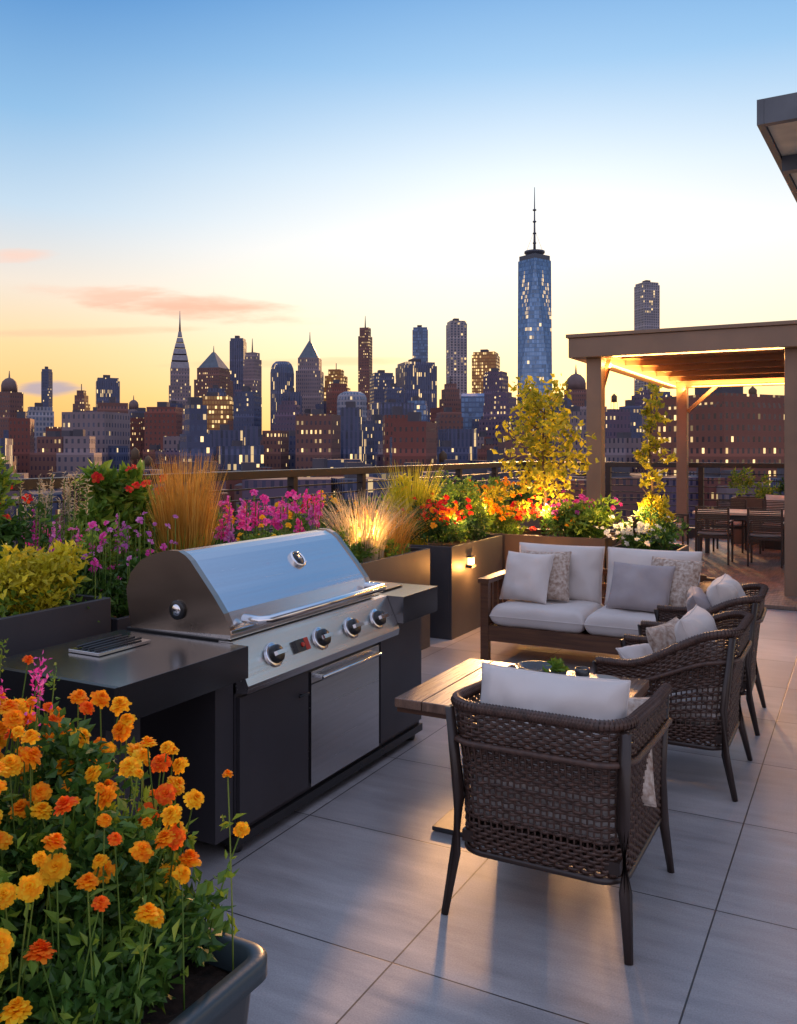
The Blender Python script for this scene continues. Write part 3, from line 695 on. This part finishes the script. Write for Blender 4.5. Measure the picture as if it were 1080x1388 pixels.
# ------------------------------------------------------------------ pergola
mb=MB()
X0,X1,Y0,Y1=-3.26,3.2,11.46,18.0
for x,y in((X0,Y0),(-.84,Y0),(X1-.2,Y0),(X0,Y1-.2),(X1-.2,Y1-.2)): mb.box(x,x+.2,y,y+.2,0,3.02,0)
mb.box(X0-.2,X1+.2,Y0-.15,Y0+.05,3.02,3.28,0); mb.box(X0-.2,X1+.2,Y1-.2,Y1,3.02,3.28,0)
mb.box(X0-.2,X0,Y0+.051,Y1-.201,3.02,3.28,0); mb.box(X1,X1+.2,Y0+.051,Y1-.201,3.02,3.28,0)
mb.box(X0-.23,X1+.23,Y0-.18,Y1+.03,3.282,3.33,0)
for i in range(5):
    y=Y0+1.0+i*1.15; mb.box(X0+.001,X1-.001,y,y+.07,3.10,3.18,0)
n=44
for i in range(n):
    x=X0+.002+i*(X1-X0-.004)/n; mb.box(x,x+(X1-X0)/n-.012,Y0+.052,Y1-.202,3.19,3.215,1)
mb.tube([(X0+.1,Y0+.2,2.45),(X0+.1,Y0+.8,3.05)],.05,4,0,sm=False)
mb.tube([(X0+.2,Y1-.1,2.55),(X0+.75,Y1-.1,3.05)],.05,4,0,sm=False)
mb.box(X0+.002,X0+.03,Y0+.3,Y1-.4,3.03,3.05,2); mb.box(X0+.3,X1-.3,Y1-.25,Y1-.202,3.03,3.05,2)
pg=mb.make('pergola',[M_perg,M_slat,M_led],bevel=.006)
def strip(loc,sx_,sy_,rot,p):
    o=light('led_strip_light',loc,p,(1,.46,.12),parent=pg,typ='AREA'); o.data.shape='RECTANGLE'; o.data.size=sx_; o.data.size_y=sy_; o.rotation_euler=rot
strip((X0+.16,14.8,2.98),.06,6.0,(0,R(180-62),0),210)
strip((0,Y1-.4,2.98),6.0,.06,(R(180-60),0,0),210)
strip((-1.5,Y0+.35,2.96),3.0,.06,(R(180+66),0,0),60)
mb=MB()
mb.box(0,3.2,0,4.2,3.26,3.32,0); mb.box(0,3.2,-.04,-.001,3.22,3.33,0); mb.box(-.03,-.001,-.04,4.2,3.22,3.33,0)
mb.box(.002,3.2,.002,4.2,3.235,3.258,1)
for i in range(4): mb.box(.002,3.2,.5+i*.9,.56+i*.9,3.16,3.233,0)
mb.box(.9,1.05,.1,.25,0,3.23,0); mb.box(.9,1.05,3.9,4.05,0,3.23,0)
mb.make('patio_awning',[simple('awning_frame',(.12,.13,.15),.5),simple('awning_soffit',(.85,.70,.50),.6)],loc=(-.38,4.15,0),rz=R(-3))
# ------------------------------------------------------------------ dining set
mb=MB(); 
for i in range(6): mb.box(-2.45,-.6,14.75+i*.16,14.75+i*.16+.154,.76,.80,0)
for x in(-2.38,-.74):
    for y in(14.8,15.58): mb.box(x,x+.07,y,y+.07,.046,.76,1)
mb.box(-2.35,-.7,14.83,14.86,.68,.758,1)
mb.make('dining_table',[simple('table_top_pale',(.6,.48,.38),.35),M_dark],bevel=.004)
def dchair(loc,rz):
    mb=MB()
    for x in(-.25,.22):
        mb.box(x,x+.03,-.26,-.23,0,.88,0); mb.box(x,x+.03,.2,.23,0,.66,0); mb.box(x-.005,x+.035,-.23,.23,.63,.66,0)
    mb.box(-.22,.22,-.24,.22,.40,.44,0); mb.pillow(.44,.44,.07,TM((0,0,.47)),1,n=10,p=8)
    for z in [.5+.028*k for k in range(14)]: mb.box(-.22,.22,-.25,-.24,z,z+.02,0)
    mb.make('dining_chair',[M_wickf,M_cush2],loc=loc,rz=rz)
for x in(-2.05,-1.3): dchair((x,14.35,.046),0); dchair((x,16.1,.046),R(180))
dchair((-2.85,15.2,.046),R(-90)); dchair((-.25,15.2,.046),R(90))
mb=MB(); mb.box(-1.6,2.5,16.75,17.3,.046,.45,0); mb.box(-1.6,2.5,17.2,17.3,.45,.95,0)
for k in range(5): mb.pillow(.78,.5,.14,TM((-1.2+.8*k,17.0,.52)),1,n=10,p=9,seed=k); mb.pillow(.74,.42,.14,TM((-1.2+.8*k,17.14,.78),rx=R(80)),1,n=10,p=6,seed=k)
mb.make('lounge_bench',[M_wickf,M_cush])
# ------------------------------------------------------------------ city
def rect(w_,d_,cx=0,cy=0): return [(cx-w_/2,cy-d_/2),(cx+w_/2,cy-d_/2),(cx+w_/2,cy+d_/2),(cx-w_/2,cy+d_/2)]
def chamf(w_,d_,c): return [(-w_/2+c,-d_/2),(w_/2-c,-d_/2),(w_/2,-d_/2+c),(w_/2,d_/2-c),(w_/2-c,d_/2),(-w_/2+c,d_/2),(-w_/2,d_/2-c),(-w_/2,-d_/2+c)]
def tier(mb,p0,z0,p1,z1,mi=0,cap=True,M=None):
    n=len(p0); u=0
    for i in range(n):
        a,b_=p0[i],p0[(i+1)%n]; c,d=p1[(i+1)%n],p1[i]; l=math.hypot(b_[0]-a[0],b_[1]-a[1])
        mb.add([(a[0],a[1],z0),(b_[0],b_[1],z0),(c[0],c[1],z1),(d[0],d[1],z1)],[(0,1,2,3)],mi,False,M,[[(u,z0),(u+l,z0),(u+l,z1),(u,z1)]])
        u+=l
    if cap: mb.add([(x,y,z1) for x,y in p1],[tuple(range(n))],1,False,M)
def sc_(p,k): return [(x*k,y*k) for x,y in p]
G=-62
M_roof=simple('city_roof',(.09,.08,.10),.9,scale=.2)
W_blue=winmat('facade_blue_glass',(.07,.12,.23),(.14,.24,.44),.03,1.5,2.4,3.4,.8,.7)
W_navy=winmat('facade_navy',(.055,.070,.135),(.045,.07,.16),.10,1.8,2.3,3.3,.5,.5)  # navy and other far walls lightened: distance haze put into the colour
W_navs=winmat('facade_navy_strip',(.068,.082,.155),(.035,.06,.14),.06,1.7,2.0,3.3,.5,.97)
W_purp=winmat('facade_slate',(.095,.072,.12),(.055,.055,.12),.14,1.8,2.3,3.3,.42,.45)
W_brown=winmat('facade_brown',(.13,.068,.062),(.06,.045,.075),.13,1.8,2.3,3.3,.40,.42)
W_stone=winmat('facade_stone',(.17,.145,.17),(.07,.08,.14),.08,1.5,2.2,3.3,.38,.5)
W_pale=winmat('facade_pale',(.22,.24,.30),(.10,.14,.24),.05,1.4,2.8,3.5,.6,.6)
W_gold=winmat('facade_gold',(.26,.12,.045),(.55,.27,.07),.45,1.9,2.2,3.2,.7,.6)  # gold wall and glass colours carry the low sun's gleam
W_wtc=winmat('facade_mirror',(.11,.25,.48),(.24,.42,.70),.015,1.5,3.,4.2,.86,.8,.15)
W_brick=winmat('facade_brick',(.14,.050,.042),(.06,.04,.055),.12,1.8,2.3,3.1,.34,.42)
W_brickn=winmat('facade_brick_near',(.16,.066,.048),(.08,.06,.07),.26,1.9,2.2,3.1,.42,.48)
W_stripe=winmat('facade_stripe',(.26,.26,.30),(.06,.08,.15),.05,1.6,3.6,2.9,.55,.72)
M_green=simple('steel_roof',(.10,.12,.16),.6,scale=.3)
M_domeroof=simple('roof_brown',(.16,.10,.10),.7,scale=.3)  # brown of the dome roofs
def tower(name,lat,dep,w_,h,mat,style='flat',rot=None,h2=None,h3=None,dr=1.0):
    mb=MB(); rot=random.uniform(-.5,.5) if rot is None else rot
    wr=w_/(abs(math.cos(rot))+dr*abs(math.sin(rot)))
    p=rect(wr,wr*dr)
    if style=='flat':
        tier(mb,p,G,p,h-3,0); q=sc_(p,.9); tier(mb,q,h-3,q,h,0)
        mb.box(-wr*.2,wr*.1,-wr*.2,wr*.15,h,h+3,1)
    elif style=='setback':
        zz=[G,h*.55,h*.78,h*.92,h]; ks=[1.25,1.0,.8,.55]
        for i in range(4): q=sc_(p,ks[i]); tier(mb,q,zz[i],q,zz[i+1],0)
        mb.tube([(0,0,h),(0,0,h+6)],.4,5,1)
    elif style=='round':
        a=chamf(wr,wr,wr*.28); tier(mb,a,G,a,h*.86,0); z=h*.86
        for k,dz in((.94,.06),(.8,.04),(.55,.03)): tier(mb,a,z,sc_(chamf(wr,wr,wr*.28),k),z+h*dz,0); a=sc_(chamf(wr,wr,wr*.28),k); z+=h*dz
    elif style=='pyramid':
        tier(mb,p,G,p,h*.86,0); q=sc_(p,.85); tier(mb,q,h*.86,q,h,0); tier(mb,sc_(p,.8),h,sc_(p,.08),h2,2); mb.tube([(0,0,h2-1),(0,0,h3 or h2+6)],[.7,.2],5,2)
    elif style=='dome':
        tier(mb,p,G,p,h*.9,0); mb.lathe([(wr*.42,h*.9),(wr*.42,h),(wr*.36,h+wr*.2),(wr*.2,h+wr*.36),(wr*.05,h+wr*.42),(.2,h+wr*.8)],14,2)
    elif style=='antenna':
        tier(mb,p,G,p,h*.93,0); q=sc_(p,.8); tier(mb,q,h*.93,q,h,0); mb.tube([(0,0,h),(0,0,h2)],[.9,.25],5,1)
    elif style=='slant':
        tier(mb,p,G,p,h*.93,0,cap=False)
        a=p; mb.add([(a[0][0],a[0][1],h*.93),(a[1][0],a[1][1],h*.93),(a[2][0],a[2][1],h),(a[3][0],a[3][1],h)],[(0,1,2,3),],0)
        mb.add([(a[1][0],a[1][1],h*.93),(a[2][0],a[2][1],h*.93),(a[2][0],a[2][1],h)],[(0,1,2)],0); mb.add([(a[0][0],a[0][1],h*.93),(a[3][0],a[3][1],h*.93),(a[3][0],a[3][1],h)],[(0,2,1)],0)
        mb.add([(a[3][0],a[3][1],h*.93),(a[2][0],a[2][1],h*.93),(a[2][0],a[2][1],h),(a[3][0],a[3][1],h)],[(0,1,2,3)],0)
    x,y=city(lat,dep)
    return mb.make(name,[mat,M_roof,M_domeroof if style=='dome' else M_green],loc=(x,y,0),rz=HD+rot)
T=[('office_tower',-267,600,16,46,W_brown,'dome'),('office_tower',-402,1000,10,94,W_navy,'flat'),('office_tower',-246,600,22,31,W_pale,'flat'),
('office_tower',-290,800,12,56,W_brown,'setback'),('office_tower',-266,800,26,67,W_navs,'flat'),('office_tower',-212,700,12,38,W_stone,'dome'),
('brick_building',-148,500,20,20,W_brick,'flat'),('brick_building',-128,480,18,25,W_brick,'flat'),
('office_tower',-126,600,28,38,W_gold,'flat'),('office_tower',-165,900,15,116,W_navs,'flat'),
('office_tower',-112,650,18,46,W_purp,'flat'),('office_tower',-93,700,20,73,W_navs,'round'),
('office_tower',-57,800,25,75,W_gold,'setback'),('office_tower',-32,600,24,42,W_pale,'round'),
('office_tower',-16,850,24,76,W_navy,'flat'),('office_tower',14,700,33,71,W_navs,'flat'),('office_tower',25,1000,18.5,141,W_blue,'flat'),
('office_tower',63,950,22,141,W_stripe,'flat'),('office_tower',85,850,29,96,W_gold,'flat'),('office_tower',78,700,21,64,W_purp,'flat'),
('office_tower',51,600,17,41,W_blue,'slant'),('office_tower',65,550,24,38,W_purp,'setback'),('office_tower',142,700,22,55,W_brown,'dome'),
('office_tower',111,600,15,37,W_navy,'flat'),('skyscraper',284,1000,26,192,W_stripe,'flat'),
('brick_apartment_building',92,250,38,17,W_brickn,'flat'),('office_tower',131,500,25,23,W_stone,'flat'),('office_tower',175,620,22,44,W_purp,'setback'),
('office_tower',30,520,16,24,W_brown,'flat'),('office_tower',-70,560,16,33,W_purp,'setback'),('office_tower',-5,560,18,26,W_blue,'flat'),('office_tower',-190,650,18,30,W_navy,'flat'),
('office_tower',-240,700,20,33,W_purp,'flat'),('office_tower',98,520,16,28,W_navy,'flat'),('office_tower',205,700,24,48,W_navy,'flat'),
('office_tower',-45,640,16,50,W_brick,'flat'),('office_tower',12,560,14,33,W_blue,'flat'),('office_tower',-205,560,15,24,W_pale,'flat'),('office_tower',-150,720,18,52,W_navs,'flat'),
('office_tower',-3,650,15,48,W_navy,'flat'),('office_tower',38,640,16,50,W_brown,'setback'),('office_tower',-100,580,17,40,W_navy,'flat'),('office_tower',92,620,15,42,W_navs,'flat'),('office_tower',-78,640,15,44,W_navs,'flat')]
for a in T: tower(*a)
tower('office_tower',-169,800,32,76,W_brown,'pyramid',h2=91)
tower('office_tower',-142,850,17,96,W_stone,'antenna',h2=110)
tower('office_tower',-76,750,22,80,W_stone,'pyramid',h2=95,h3=103)
tower('office_tower',-38,1000,16,141,W_brown,'antenna',h2=155)
mb=MB(); p=rect(17,17)
tier(mb,sc_(p,1.7),G,sc_(p,1.7),35,0); tier(mb,sc_(p,1.15),35,sc_(p,1.15),60,0); tier(mb,p,60,p,76,0)
z=76;k=.98
for dk,dz in((.86,7),(.72,6),(.56,6),(.40,5),(.25,5),(.12,6)): tier(mb,sc_(p,k),z,sc_(p,dk+.04),z+dz*.8,2); k=dk; z+=dz
mb.tube([(0,0,z-2),(0,0,129)],[1.2,.2],6,2)
x,y=city(-200,800); mb.make('art_deco_skyscraper',[W_stone,M_roof,simple('steel_crown',(.24,.22,.26),.4,.5,scale=.5)],loc=(x,y,0),rz=HD+.25)
mb=MB(); hw=17.5; zt=196; z0=40
B=[(-hw,-hw),(hw,-hw),(hw,hw),(-hw,hw)]; Tp=[(0,-hw*.96),(hw*.96,0),(0,hw*.96),(-hw*.96,0)]
tier(mb,rect(35,35),G,rect(35,35),z0,0,cap=False)
sl=hw*2
for i in range(4):
    a=B[i]; b_=B[(i+1)%4]; tmid=Tp[i]; tn=Tp[(i+1)%4]
    mb.add([(a[0],a[1],z0),(b_[0],b_[1],z0),(tmid[0],tmid[1],zt)],[(0,1,2)],0,False,None,[[(0,z0),(sl,z0),(sl/2,zt)]])
    mb.add([(b_[0],b_[1],z0),(tn[0],tn[1],zt),(tmid[0],tmid[1],zt)],[(0,1,2)],2,False,None,[[(sl,z0),(sl*1.5,zt),(sl/2,zt)]])
mb.add([(x,y,zt) for x,y in Tp],[(0,1,2,3)],1)
tier(mb,sc_(Tp,.93),zt,sc_(Tp,.93),201,1)
mb.lathe([(9,201),(9,203),(10.5,204),(10.5,206),(2,206.5)],20,1)
mb.tube([(0,0,205),(0,0,225),(0,0,272)],[1.6,1.1,.3],8,1)
for zz in (214,224,236,248): mb.lathe([(1.9,zz),(1.9,zz+1.2)],8,1)
for a in range(4): mb.tube([(9*math.cos(a*1.57),9*math.sin(a*1.57),204),(0,0,228)],.18,4,1)
W_wtc_shade=winmat('facade_mirror_shade',(.06,.15,.32),(.12,.25,.48),.02,1.4,3.,4.2,.86,.8,.2)  # darker copy of the mirror facade; facet shade put into its colour
x,y=city(140,900); mb.make('glass_skyscraper',[W_wtc,simple('spire_steel',(.08,.09,.12),.5,.3),W_wtc_shade],loc=(x,y,0),rz=HD-.13)
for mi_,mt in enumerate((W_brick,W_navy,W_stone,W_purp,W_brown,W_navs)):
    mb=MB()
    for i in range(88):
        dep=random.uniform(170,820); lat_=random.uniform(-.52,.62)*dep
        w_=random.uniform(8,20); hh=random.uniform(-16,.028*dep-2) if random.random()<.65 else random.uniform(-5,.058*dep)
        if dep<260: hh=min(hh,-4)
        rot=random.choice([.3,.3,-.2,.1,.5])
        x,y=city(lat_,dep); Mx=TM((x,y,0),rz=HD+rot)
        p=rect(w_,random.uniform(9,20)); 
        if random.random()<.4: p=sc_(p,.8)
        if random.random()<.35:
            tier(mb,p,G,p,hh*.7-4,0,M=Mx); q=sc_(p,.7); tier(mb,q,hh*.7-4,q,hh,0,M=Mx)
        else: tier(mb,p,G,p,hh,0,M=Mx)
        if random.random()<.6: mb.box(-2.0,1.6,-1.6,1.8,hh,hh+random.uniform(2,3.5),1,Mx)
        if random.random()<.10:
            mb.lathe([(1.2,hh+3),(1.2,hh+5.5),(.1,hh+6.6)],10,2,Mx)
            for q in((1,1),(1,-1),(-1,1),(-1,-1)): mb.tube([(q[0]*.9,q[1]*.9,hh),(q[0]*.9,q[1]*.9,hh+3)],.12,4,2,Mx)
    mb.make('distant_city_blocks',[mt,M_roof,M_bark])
